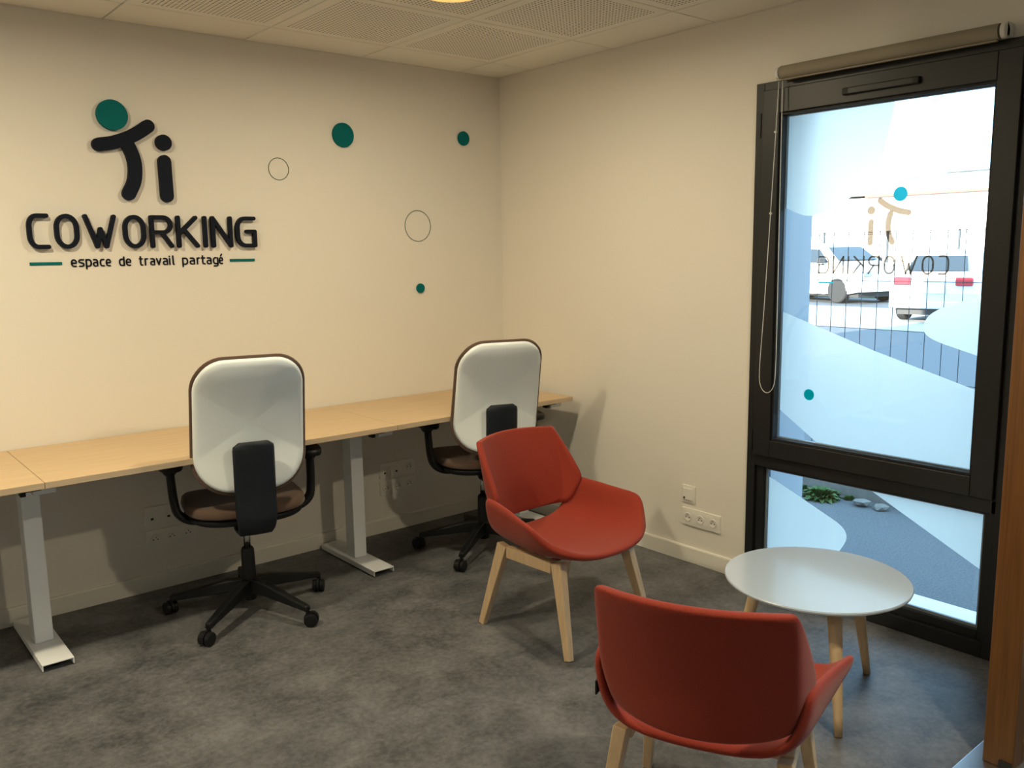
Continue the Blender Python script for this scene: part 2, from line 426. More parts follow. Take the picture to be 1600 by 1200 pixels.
# trickle vent and hinges
bm = B(); box(bm, -.046, -.030, -2.445, -2.145, 2.098, 2.124)
v = wobj('trickle_vent', bm, M['anthracite'], sash, bevel=.004)
for yy in (-2.43, -2.16):
    wobj('end_cap', box(B(), -.0475, -.0462, yy-.010, yy+.010, 2.102, 2.120), M['seal'], v)
for z0, z1 in ((1.98, 2.08), (.62, .72)):
    wobj('hinge', box(B(), -.016, -.0125, WY1-.030, WY1-.020, z0, z1), M['seal'], fr, bevel=.001)
wobj('window_sill', box(B(), .08, .19, WO0+.014, WY1-.014, -.004, .03), M['concrete'])
# frosted film shapes on the glass (y, z)
def film(name, pts, m, par, x=.0275, h=.0006, lab=None):
    b_ = prism(B(), pts, lambda u, v_, d: (x+d, u, v_), h); o = wobj(name, b_, m, par)
    if lab: o['label'] = lab
    return o
yl, yr = WY1-.130, WY0+.133
crv = lambda pts, n=8: [(p.x, p.y) for p in spline(pts, n)]
top = [(yl, 2.066)] + [(yl, 1.69)] + crv([(-1.869, 1.684), (-1.922, 1.661), (-1.973, 1.647), (-2.03, 1.652), (-2.109, 1.685), (-2.197, 1.735), (-2.251, 1.80), (-2.285, 1.881), (-2.316, 2.008), (-2.322, 2.066)])
film('frosted_film', top, M['frost'], sash)
band = [(yl, 1.247), (-2.289, 1.107), (yr, .987), (yr, .688), (-2.068, .688), (yl, .820)]
film('frosted_film', band, M['frost'], sash)
blob = [(yr, 1.112)] + crv([(-2.62, 1.135), (-2.54, 1.158), (-2.495, 1.180), (-2.477, 1.210), (-2.492, 1.25), (-2.53, 1.28), (-2.60, 1.31)]) + [(yr, 1.345)]
film('frosted_film', blob, M['frost'], sash)
yl2, yr2 = WY1-.083, WY0+.087
lowl = [(yl2, .505)] + [(-1.86, .492)] + crv([(-2.10, .394), (-2.165, .366), (-2.196, .342), (-2.206, .313), (-2.196, .280), (-2.155, .21), (-2.09, .098)]) + [(yl2, .098)]
film('frosted_film', lowl, M['frost'], lf, x=.0328)
film('frosted_film', [(-2.285, .544), (yr2, .317), (yr2, .544)], M['frost'], lf, x=.0328)

w2 = empty('window_added', (0, (V0+V1)/2, 0)); struct(w2, 'large unseen window added beyond the partition for daylight')
def w2o(name, bm, m):
    bmesh.ops.translate(bm, verts=bm.verts, vec=-Vector((0, (V0+V1)/2, 0))); return obj(name, bm, m, w2)
bm = B(); rect_frame(bm, V0+.002, V1-.002, .001, WZ1-.002, .07, .07, .07, .09, -.01, .075); box(bm, -.01, .075, (V0+V1)/2-.035, (V0+V1)/2+.035, .095, WZ1-.075)
w2o('outer_frame', bm, M['anthracite'])
for a_, b_ in ((V0+.074, (V0+V1)/2-.037), ((V0+V1)/2+.037, V1-.074)): w2o('glass_pane', box(B(), .020, .026, a_, b_, .093, WZ1-.074), M['glass'])

# ------------------------------------------------------------------ lettering strokes (unit cell: width 1, height 1)
def arc(cx, cy, rx, ry, a0, a1, n=10):
    return [(cx+rx*math.cos(math.radians(a0+(a1-a0)*k/n)), cy+ry*math.sin(math.radians(a0+(a1-a0)*k/n))) for k in range(n+1)]
def caps(ch):
    if ch == 'C': return [[(1, 1), (.45, 1)] + arc(.45, .65, .45, .35, 90, 180)[1:] + arc(.45, .35, .45, .35, 180, 270) + [(1, 0)]]
    if ch == 'O': return [[(0, .5)] + arc(.5, .62, .5, .38, 180, 0, 14) + [(1, .5)], [(0, .5)] + arc(.5, .38, .5, .38, 180, 360, 14) + [(1, .5)]]
    if ch == 'W': return [[(0, 1), (.36, 0)], [(.36, 0), (.5, .58)], [(.5, .58), (.68, 0)], [(.68, 0), (1, 1)]]
    if ch == 'R': return [[(0, 0), (0, 1)], [(0, 1), (.6, 1)] + arc(.6, .74, .4, .26, 90, -90)[1:] + [(0, .48)], [(.5, .48), (1, 0)]]
    if ch == 'K': return [[(0, 0), (0, 1)], [(.02, .42), (.95, 1)], [(.30, .58), (1, 0)]]
    if ch == 'I': return [[(.5, 0), (.5, 1)]]
    if ch == 'N': return [[(0, 0), (0, 1)], [(0, 1), (1, 0)], [(1, 0), (1, 1)]]
    if ch == 'G': return [[(.97, 1), (.45, 1)] + arc(.45, .65, .45, .35, 90, 180)[1:] + arc(.45, .35, .45, .35, 180, 270) + [(1, 0)], [(1, 0), (1, .52)], [(1, .52), (.55, .52)]]
CAPS = [('C', -2.49, -2.407), ('O', -2.389, -2.295), ('W', -2.277, -2.146), ('O', -2.12, -2.026), ('R', -2.008, -1.909), ('K', -1.893, -1.793), ('I', -1.779, -1.749), ('N', -1.736, -1.636), ('G', -1.619, -1.519)]
def caps_strokes(ch, x0, x1, z0, z1, w_):
    for s in caps(ch):
        p = [((x0+w_/2)+(x1-x0-w_)*u, (z0+w_/2)+(z1-z0-w_)*v_) for u, v_ in s]
        yield p
WL = .0005   # gap to the wall
def on_wall(u, v_, d): return (u, -WL-d, v_)
sign = empty('logo_sign', (-2.03, 0, 1.9)); tag(sign, 'teal headed figure and letter i emblem raised on the cream wall', 'sign')
so = Vector((-2.03, 0, 1.9))
def sobj(name, bm, m, parent, o=so, **k):
    bmesh.ops.translate(bm, verts=bm.verts, vec=-o); return obj(name, bm, m, parent, **k)
def disc(bm, cx, cz, r, h, n=48): return prism(bm, [(cx+r*math.cos(2*PI*k/n), cz+r*math.sin(2*PI*k/n)) for k in range(n)], on_wall, h)
sobj('head_disc', disc(B(), -2.127, 2.112, .0625, .022), M['teal'], sign, bevel=.001)['label'] = 'teal head disc'
bm = B()
prism(bm, stroke(spline([(-2.190, 1.987), (-2.129, 2.000), (-2.062, 2.027), (-2.02, 2.051), (-1.984, 2.077)]), .055), on_wall, .0220)
prism(bm, stroke(spline([(-2.080, 2.010), (-2.056, 1.948), (-2.050, 1.894), (-2.059, 1.839), (-2.084, 1.788)]), .056), on_wall, .0216)
sobj('figure', bm, M['navy'], sign)
sobj('dot', disc(B(), -1.922, 2.012, .034, .022), M['navy'], sign)
sobj('stem', prism(B(), stroke([(-1.924, 1.932), (-1.923, 1.783)], .055), on_wall, .022), M['navy'], sign)

ls = empty('lettering_sign', (-2.0, 0, 1.625)); tag(ls, 'raised dark navy capitals reading COWORKING on the cream wall', 'sign')
for k, (ch, a, b) in enumerate(CAPS):
    t_ = (a+2.49)/.97; z1 = 1.6925+.011*t_*0; bm = B(); h = .0215
    for q in caps_strokes(ch, a, b, 1.556, 1.699, .0175):
        q2 = [Vector(p) for p in q]; prism(bm, stroke(q2, .0175), on_wall, h); h -= .0004
    sobj('letter', bm, M['navy'], ls, Vector((-2.0, 0, 1.625)))
# tagline: monoline lower case, x-height 1, width 1 (cells measured one by one)
def low(ch):
    if ch == 'e': return [[(0, .5), (1, .5), (1, .68)] + arc(.5, .62, .5, .38, 10, 180, 8) + arc(.5, .38, .5, .38, 180, 270, 5) + [(.9, 0)]]
    if ch == 's': return [[(.95, 1), (.4, 1)] + arc(.35, .77, .35, .23, 90, 230, 5) + [(.6, .52)] + arc(.65, .25, .35, .25, 50, -90, 5) + [(.05, 0)]]
    if ch == 'p': return [[(0, -.4), (0, 1)], [(0, 1), (.55, 1)] + arc(.55, .62, .45, .38, 90, 0, 5) + arc(.55, .38, .45, .38, 0, -90, 5) + [(0, 0)]]
    if ch == 'a': return [[(.1, 1), (.6, 1)] + arc(.6, .7, .4, .3, 90, 0, 5) + [(1, 0), (.4, 0)] + arc(.4, .28, .4, .28, 270, 90, 6) + [(1, .56)]]
    if ch == 'c': return [[(1, 1), (.5, 1)] + arc(.5, .62, .5, .38, 90, 180, 5) + arc(.5, .38, .5, .38, 180, 270, 5) + [(1, 0)]]
    if ch == 'd': return [[(1, 1.35), (1, 0)], [(1, 1), (.45, 1)] + arc(.45, .62, .45, .38, 90, 180, 5) + arc(.45, .38, .45, .38, 180, 270, 5) + [(1, 0)]]
    if ch == 't': return [[(.35, 1.35), (.35, .25)] + arc(.7, .25, .35, .25, 180, 270, 5) + [(.95, 0)], [(0, 1), (.95, 1)]]
    if ch == 'r': return [[(.1, 0), (.1, 1)], [(.1, .7)] + arc(.5, .7, .4, .3, 180, 90, 5) + [(.95, 1)]]
    if ch == 'v': return [[(0, 1), (.5, 0)], [(.5, 0), (1, 1)]]
    if ch == 'i': return [[(.5, 0), (.5, 1)], [(.5, 1.32), (.5, 1.36)]]
    if ch == 'l': return [[(.3, 1.4), (.3, .2), (.5, .02), (.9, 0)]]
    if ch == 'g': return [[(1, 0), (.45, 0)] + arc(.45, .38, .45, .38, 270, 180, 5) + arc(.45, .62, .45, .38, 180, 90, 5) + [(1, 1), (1, -.15)] + arc(.7, -.15, .3, .25, 0, -90, 4) + [(.1, -.4)]]
TXT = 'espacedetravailpartag' + 'E'
CELL = [(-2.335,-2.311),(-2.306,-2.282),(-2.278,-2.253),(-2.25,-2.228),(-2.222,-2.202),(-2.198,-2.176),(-2.144,-2.12),(-2.116,-2.093),(-2.061,-2.043),(-2.038,-2.02),(-2.014,-1.992),(-1.988,-1.964),(-1.959,-1.936),(-1.932,-1.925),(-1.918,-1.906),(-1.873,-1.846),(-1.84,-1.815),(-1.808,-1.791),(-1.788,-1.766),(-1.762,-1.738),(-1.732,-1.706),(-1.704,-1.683)]
tl = empty('tagline_lettering', (-2.0, 0, 1.5)); tag(tl, 'small thin dark lower case tagline between two teal bars', 'sign')
for ch, (a, b) in zip(TXT, CELL):
    zb, xh, w_ = 1.4835, .0265, .0062; bm = B(); h = .003
    ss = list(low(ch.lower()))
    if ch == 'E': ss.append([(.45, 1.30), (.75, 1.60)])
    for s in ss:
        q = [(a+w_/2+(b-a-w_)*u, zb+xh*v_) for u, v_ in s]; prism(bm, stroke(q, w_, 5), on_wall, h); h -= .0002
    sobj('letter', bm, M['navy'], tl, Vector((-2.0, 0, 1.5)))
for (a, b), lab in (((-2.489, -2.369), 'thin teal bar left of the small tagline'), ((-1.652, -1.530), 'thin teal bar right of the small tagline')):
    tag(obj('accent_bar', box(B(), a, b, -.004, -WL, 1.4905, 1.5025), M['teal']), lab, 'sign')
for (cx, cz, r), lab in (((-1.028, 2.110, .060), 'largest teal disc high on the cream wall beside the emblem'), ((-.271, 2.146, .0385), 'mid-sized teal disc near the room corner'), ((-.588, 1.327, .0255), 'smallest teal disc low on the wall above the desk')):
    tag(obj('wall_disc', disc(B(), cx, cz, r, .010), M['teal'], bevel=.0008), lab, 'wall decoration')
def ring_line(bm, cx, cz, r, w_, h, n=64):
    R_ = [[bm.verts.new(on_wall(cx+rr*math.cos(2*PI*k/n), cz+rr*math.sin(2*PI*k/n), d)) for k in range(n)] for rr, d in ((r, 0), (r, h), (r-w_, h), (r-w_, 0))]
    for a, b in zip(R_, R_[1:]+R_[:1]):
        for k in range(n): bm.faces.new([a[k], a[(k+1)%n], b[(k+1)%n], b[k]])
    return bm
tag(obj('wall_ring', ring_line(B(), -1.382, 1.927, .053, .003, .0012), M['green_line']), 'smaller thin circle outline drawn right of the emblem', 'wall decoration')
tag(obj('wall_ring', ring_line(B(), -.590, 1.663, .084, .0032, .0012), M['green_line']), 'larger thin circle outline drawn nearer the room corner', 'wall decoration')

# mirrored logo stuck on the glass, smaller
k_ = .55
def gm(x, z): return (-2.028 - k_*(-1.519-x)*1.0, 1.405+k_*(z-1.555))
def gmap(u, v_, d): y, z = gm(u, v_); return (.0283+d, y, z)
def gob(name, polys, m):
    b_ = B(); h = .0004
    for p in polys: prism(b_, p, gmap, h); h += .00005
    return wobj(name, b_, m, sash)
circ = lambda cx, cz, r, n=28: [(cx+r*math.cos(2*PI*i/n), cz+r*math.sin(2*PI*i/n)) for i in range(n)]
gob('decal_head', [circ(-2.127, 2.115, .050)], M['decalteal'])['label'] = 'teal dot on the glass'
gob('decal_figure', [stroke(spline([(-2.190, 1.987), (-2.129, 2.000), (-2.062, 2.027), (-2.02, 2.051), (-1.984, 2.077)]), .042), stroke(spline([(-2.064, 1.985), (-2.052, 1.940), (-2.050, 1.894), (-2.059, 1.839), (-2.084, 1.788)]), .042)], M['decal'])
gob('decal_dot', [circ(-1.922, 2.012, .030)], M['decal'])
gob('decal_stem', [stroke([(-1.924, 1.932), (-1.923, 1.783)], .040)], M['decal'])
for ch, a, b in CAPS:
    gob('decal_letter', [stroke([Vector(p) for p in q], .013) for q in caps_strokes(ch, a, b, 1.556, 1.699, .0235)], M['decal'])
gob('decal_bar', [[(-1.652, 1.490), (-1.530, 1.490), (-1.530, 1.503), (-1.652, 1.503)]], M['decalteal'])
b_ = prism(B(), circ(-2.016, .899, .024), lambda u, v_, d: (.0192-d, u, v_), .0006)
wobj('decal_dot', b_, M['decalteal'], sash)['label'] = 'teal dot on the frosted band'

# ------------------------------------------------------------------ roller blind
bl = empty('roller_blind', (-.055, -2.29, 2.222)); tag(bl, 'rolled up taupe roller blind mounted above the tall window', 'blind')
obj('rolled_fabric', lathe(B(), [(.0, -.425), (.0262, -.425), (.0262, .405), (.0, .405)], 28, 'y'), M['blind'], bl, smooth=False)
obj('hem_bar', box(B(), -.010, .004, -.42, .40, -.0325, -.0262), M['blind'], bl, bevel=.002)
for y0, y1, nm in ((-.447, -.431, 0), (.411, .427, 1)):
    bm = B(); lathe(bm, [(.0, y0), (.025, y0), (.025, y1), (.0, y1)], 24, 'y'); box(bm, .0, .054, y0, y1, -.018, .030)
    obj('bracket', bm, M['chain'], bl, bevel=.002)
pts = spline([(-.055+.0, -1.872, 2.19), (-.060, -1.858, 1.75), (-.062, -1.838, 1.27), (-.062, -1.824, 1.00), (-.062, -1.832, .925), (-.062, -1.862, .899), (-.062, -1.893, .925), (-.062, -1.903, 1.0), (-.060, -1.901, 1.27), (-.060, -1.896, 1.75), (-.055, -1.889, 2.19)], 10)
bm = B(); tube(bm, [p-Vector((-.055, -2.29, 2.222)) for p in pts], .0016, 6)
ch_ = obj('chain', bm, M['chain'], bl, smooth=True)
for z in (1.99, 1.66):
    bm = B(); bmesh.ops.create_uvsphere(bm, u_segments=10, v_segments=8, radius=.006, matrix=Matrix.Translation(Vector((-.060, -1.866 if z > 1.8 else -1.855, z))-Vector((-.055, -2.29, 2.222))))
    obj('stop_bead', bm, M['chain'], ch_, smooth=True)

# ------------------------------------------------------------------ glass partition, threshold strip
pt = empty('door_1', (-.69, -3.095, 0)); struct(pt, 'golden oak framed glass partition at right edge')
obj('jamb', box(B(), 0, .065, -.042, .042, .0055, H-.001), M['doorwood'], pt, bevel=.003)
obj('jamb', box(B(), .645, .688, -.042, .042, .0055, H-.001), M['doorwood'], pt, bevel=.003)
obj('bottom_rail', box(B(), .066, .644, -.042, .042, .0055, .07), M['doorwood'], pt, bevel=.003)
obj('glass_pane', box(B(), .066, .644, -.006, .006, .072, H-.002), M['glass'], pt)
obj('foot_seal', box(B(), -.010, -.001, -.040, -.005, .008, .030), M['seal'], pt)
struct(obj('trim_1', box(B(), -2.1, -.016, -3.135, -3.012, .0005, .005), M['strip'], bevel=.002), 'brushed metal threshold strip in the floor')

# ================================================================== DESKS
ZT = .742; TH = .024
def leg_frame(t, x, w_=.067):
    L = empty('x', (0, 0, 0)); bpy.data.objects.remove(L)
    bm = B(); box(bm, x-w_/2, x+w_/2, -.345, -.262, .032, ZT-TH-.03); o = obj('column', bm, M['wmetal'], t, bevel=.004)
    bm = B(); box(bm, x-w_/2-.004, x+w_/2+.004, -.62, -.10, ZT-TH-.03, ZT-TH-.001); obj('top_bracket', bm, M['wmetal'], t, bevel=.002)
    # inverted channel foot, open at its ends
    bm = B(); a, b = x-.055, x+.055
    box(bm, a, b, -.56, -.035, .026, .031); box(bm, a, a+.004, -.56, -.035, .006, .0259); box(bm, b-.004, b, -.56, -.035, .006, .0259)
    f = obj('foot', bm, M['wmetal'], t, bevel=.001, seg=1)
    for yy in (-.50, -.09):
        obj('leveller', lathe(B(), [(.0, .0005), (.018, .0005), (.018, .006), (.006, .008), (.006, .0255), (.0, .0255)], 16, 'z', (x, yy, 0)), M['black'], f)
    bm = B(); box(bm, x-.085, x-.012, -.635, -.56, ZT-TH-.012, ZT-TH-.001); box(bm, x-.080, x-.062, -.635, -.60, ZT-TH-.026, ZT-TH-.012)
    obj('cable_clip', bm, M['black'], t, bevel=.002)
def desk(x0, x1, legs, label):
    cx = (x0+x1)/2; t = empty('desk', (0, 0, 0)); tag(t, label, 'desk', None)
    top_ = obj('desktop', box(B(), x0+.0008, x1-.0008, -.672, -.004, ZT-TH+.0, ZT), M['oak'], t, bevel=.0012, seg=1)
    obj('edge_band', box(B(), x0+.001, x1-.001, -.6735, -.6722, ZT-TH+.0012, ZT-.0012), M['edge'], top_)
    bm = B(); box(bm, x0+.12, x1-.12, -.42, -.36, ZT-TH-.032, ZT-TH-.0305+.029); obj('cross_beam', bm, M['wmetal'], t)
    for lx in legs: leg_frame(t, lx)
    return t
desk(-2.640, -1.185, [-1.218], 'pale oak desk in the middle with the white leg between the two office chairs')
desk(-1.185, -.075, [-.150], 'pale oak desk ending at the right wall in the room corner')
desk(-4.10, -2.640, [-2.632, -3.95], 'pale oak desk cut off by the left edge of the picture')

# ================================================================== SOCKETS
def socket_plate(name, n, kinds, label, parent_loc, rz):
    t = empty(name, parent_loc, rz); tag(t, label, 'socket')
    u = .0745; W = u*n+.006
    obj('cover_plate', pillow(B(), rrect(W, .086, .006), .009, .0, lambda a, b, d: (a, -.0012-d, b), rings=(1, .99, .97, .5)), M['plate'], t)
    for i, k in enumerate(kinds):
        cx = (i-(n-1)/2)*u
        if k == 'socket':
            o = obj('socket_well', lathe(B(), [(.0, .0106), (.0155, .0106), (.0175, .0124), (.0215, .0128), (.0225, .0102)], 28, 'y'), M['plate'], t, smooth=True)
            o.location = (cx, 0, 0); o.scale = (1, -1, 1)
            for dx in (-.0095, .0095):
                obj('pin_hole', lathe(B(), [(.0, -.0112), (.0030, -.0112), (.0030, -.0101), (.0, -.0101)], 10, 'y', (cx+dx, 0, -.002)), M['hole'], t)
            obj('earth_pin', lathe(B(), [(.0, -.020), (.0025, -.019), (.0028, -.0101)], 10, 'y', (cx, 0, .010)), M['chrome'], t)
        elif k == 'data':
            obj('data_insert', box(B(), cx-.022, cx+.022, -.0125, -.0102, -.022, .022), M['plate'], t, bevel=.001)
            obj('port', box(B(), cx-.015, cx-.003, -.0132, -.0126, -.018, -.008), M['hole'], t)
        elif k == 'switch':
            obj('rocker', box(B(), cx-.029, cx+.029, -.0145, -.0102, -.029, .029), M['plate'], t, bevel=.002)
            obj('port', box(B(), cx-.024, cx-.014, -.0152, -.0146, -.024, -.014), M['hole'], t)
    return t
S3 = ['socket']*3
socket_plate('power_socket', 3, ['data', 'data', 'socket'], 'upper cream plate with two data ports and a socket right of the desk leg', (-.779, 0, .345), 0)
socket_plate('power_socket', 3, S3, 'lower cream triple socket on wall right of the middle desk leg', (-.779, 0, .247), 0)
socket_plate('power_socket', 3, ['data', 'data', 'data'], 'upper cream plate half hidden behind the left office chair', (-2.012, 0, .350), 0)
socket_plate('power_socket', 3, S3, 'lower cream triple socket behind the left office chair', (-2.012, 0, .240), 0)
socket_plate('power_socket', 3, S3, 'cream triple socket on right wall beside the window', (0, -1.482, .228), -PI/2)
socket_plate('data_socket', 1, ['switch'], 'single square cream plate above the triple socket beside the window', (0, -1.406, .341), -PI/2)

# ================================================================== OFFICE CHAIRS
def back_y(v_):   # forward offset of the backrest plane at height v (0..1)
    return -.235-.10*v_+.055*math.sin(PI*min(1, v_*1.1))
def make_office_chair():
    t = empty('office_chair', (0, 0, 0))
    # star base
    hub = obj('base_hub', lathe(B(), [(.0, .055), (.027, .055), (.030, .07), (.034, .125), (.030, .15), (.027, .275), (.022, .285), (.0, .285)], 24), M['black'], t, smooth=True)
    for k in range(5):
        a = math.radians(15+72*k); d = Vector((math.cos(a), math.sin(a), 0)); s = Vector((-d.y, d.x, 0))
        bm = B(); secs = []
        for r, hw, zb, zt in ((.020, .026, .085, .150), (.10, .024, .090, .142), (.20, .021, .078, .118), (.29, .018, .068, .096), (.335, .017, .062, .086)):
            c = d*r; secs.append([bm.verts.new(c+s*x+Vector((0, 0, z))) for x, z in ((-hw, zb), (hw, zb), (hw*.75, zt), (-hw*.75, zt))])
        bm.faces.new(secs[0][::-1]); bm.faces.new(secs[-1])
        for p, q in zip(secs, secs[1:]):
            for i in range(4): bm.faces.new([p[i], p[(i+1)%4], q[(i+1)%4], q[i]])
        sp = obj('base_spoke', bm, M['black'], t, bevel=.006)
        # twin wheel caster with hood
        c = d*.33; ang = a+.9+k*.7; f = Vector((math.cos(ang), math.sin(ang), 0)); sd = Vector((-f.y, f.x, 0)); tr = f*-.014
        bm = B(); tube(bm, [c+Vector((0, 0, .05)), c+Vector((0, 0, .066))], .009, 10)
        for sg in (-1, 1):
            cc = c+tr+sd*sg*.016+Vector((0, 0, .0275)); 
            tube(bm, [cc-sd*.0095, cc-sd*.0075, cc+sd*.0075, cc+sd*.0095], [.023, .0272, .0272, .023], 18)
        obj('caster', bm, M['black'], t)
        bm = B(); tube(bm, [c+tr-sd*.005+Vector((0, 0, .0295)), c+tr+sd*.005+Vector((0, 0, .0295))], .0305, 18)
        obj('caster_hood', bm, M['black'], t)
    obj('gas_lift', lathe(B(), [(.0, .28), (.0145, .28), (.0145, .43), (.0, .43)], 20), M['chrome'], t, smooth=True)
    # mechanism
    bm = B(); hexa(bm, [(-.06, -.15, .405), (.06, -.15, .405), (.06, .10, .415), (-.06, .10, .415)], [(-.085, -.17, .452), (.085, -.17, .452), (.085, .13, .452), (-.085, .13, .452)])
    obj('mechanism', bm, M['black'], t, bevel=.01)
    # seat: shell and cushion
    def seat_outline(s):
        o = []
        for k in range(40):
            a = 2*PI*k/40; ca, sa = math.cos(a), math.sin(a); e = .62
            o.append((s*.245*math.copysign(abs(ca)**e, ca), s*.24*math.copysign(abs(sa)**e, sa)+.035))
        return o
    curve = lambda a, b, d: (a, b, .478+d+.10*a*a*1.2-(.9*max(0, b-.12)**2))
    obj('seat_pan', pillow(B(), seat_outline(.96), .012, .022, lambda a, b, d: (a, b, curve(a, b, 0)[2]-.022+d)), M['black'], t, smooth=True)
    obj('seat_cushion', pillow(B(), seat_outline(1.0), .034, .010, curve), M['brown'], t, smooth=True)
    # backrest: brown front cushion edge, pale rear shell
    Wb, Hb, zb = .452, .555, .585
    def bk(a, b, d, g=0):
        v_ = (b+Hb/2)/Hb; y = back_y(v_) + .55*a*a - .0
        return (a, y-d-g, zb+Hb/2+b)
    ol = rrect(Wb, Hb, .125, .150, 10)
    ol = [(x*(1-.05*(y/Hb+.5)), y) for x, y in ol]
    obj('back_cushion', pillow(B(), [(x*1.012, y*1.012) for x, y in ol], .006, .030, lambda a, b, d: bk(a, b, d, 0)), M['brown'], t, smooth=True)
    obj('back_shell', pillow(B(), [(x*.965, y*.970) for x, y in ol], .018, .002, lambda a, b, d: bk(a, b, d, .006)), M['backshell'], t, smooth=True)
    # black support plate that sweeps under the seat
    prof = [(-.292, .800), (-.290, .74), (-.285, .66), (-.282, .58), (-.284, .52), (-.284, .478), (-.272, .446), (-.245, .424), (-.20, .414), (-.12, .412)]
    bm = B(); secs = []; pr = spline([(y, z, 0) for y, z in prof], 4)
    for i, p in enumerate(pr):
        nx = pr[min(i+1, len(pr)-1)]-pr[max(i-1, 0)]; nx.normalize(); n_ = Vector((-nx.y, nx.x))
        z = p.y; hw = .080 if z > .5 else .080-.012*(.5-z)/.09
        cut = max(0, (z-.775)/.025); hw -= .022*(1-math.sqrt(max(0, 1-min(1, cut)**2)))
        th = .011
        row = []
        for u, off_ in ((-1, 0), (-.86, th), (0, th*1.15), (.86, th), (1, 0), (.9, -th*.6), (0, -th*.6), (-.9, -th*.6)):
            row.append(bm.verts.new((u*hw, p.x+n_.x*off_*(-1), p.y+n_.y*off_*(-1))))
        secs.append(row)
    for p, q in zip(secs, secs[1:]):
        for i in range(8): bm.faces.new([p[i], p[(i+1)%8], q[(i+1)%8], q[i]])
    bm.faces.new(secs[0][::-1]); bm.faces.new(secs[-1])
    obj('back_support', bm, M['blackplate'], t, smooth=True)
    # arms
    for sg in (-1, 1):
        bm = B(); pth = spline([(sg*.05, -.03, .437), (sg*.15, -.03, .437), (sg*.225, -.03, .447), (sg*.268, -.03, .480), (sg*.280, -.02, .53), (sg*.284, -.01, .60), (sg*.286, 0, .668)], 6)
        n = len(pth); secs = []
        for i, p in enumerate(pth):
            d = (pth[min(i+1, n-1)]-pth[max(i-1, 0)]).normalized(); ysd = Vector((0, 1, 0)); s = d.cross(ysd).normalized()
            hw = .036 if i < 12 else .036-.006*((i-12)/(n-12)); ht = .017
            secs.append([bm.verts.new(p+ysd*(hw*math.cos(a_))+s*(ht*math.sin(a_))) for a_ in [2*PI*j/12 for j in range(12)]])
        for p, q in zip(secs, secs[1:]):
            for i in range(12): bm.faces.new([p[i], p[(i+1)%12], q[(i+1)%12], q[i]])
        bm.faces.new(secs[0][::-1]); bm.faces.new(secs[-1])
        ar = obj('armrest', bm, M['black'], t, smooth=True)
        bm = B(); tube(bm, [(sg*.286, 0, .640), (sg*.286, .0, .655), (sg*.285, .005, .668)], [.022, .032, .036], 14)
        obj('arm_collar', bm, M['black'], ar, smooth=True)
        pad = [(sg*.283+.050*math.copysign(abs(math.cos(a_))**.7, math.cos(a_)), .040+.138*math.copysign(abs(math.sin(a_))**.75, math.sin(a_))) for a_ in [2*PI*j/28 for j in range(28)]]
        obj('arm_pad', pillow(B(), pad, .013, .016, lambda a, b, d: (a, b, .680+d)), M['black'], ar, smooth=True)
    return t
oc = make_office_chair(); oc.location = (-1.866, -.525, .0005); oc.rotation_euler = (0, 0, math.radians(-13))
tag(oc, 'office chair with pale grey back at the middle desk nearer the camera', 'chair', None)
oc2 = dup(oc); oc2.location = (-.625, -.575, .0005); oc2.rotation_euler = (0, 0, math.radians(-18))
tag(oc2, 'office chair with pale grey back at corner desk behind the red armchair', 'chair')
for c in oc2.children:
    if c.name.split('.')[0] in ('back_cushion', 'back_shell'): c.location = (0, 0, -.030)

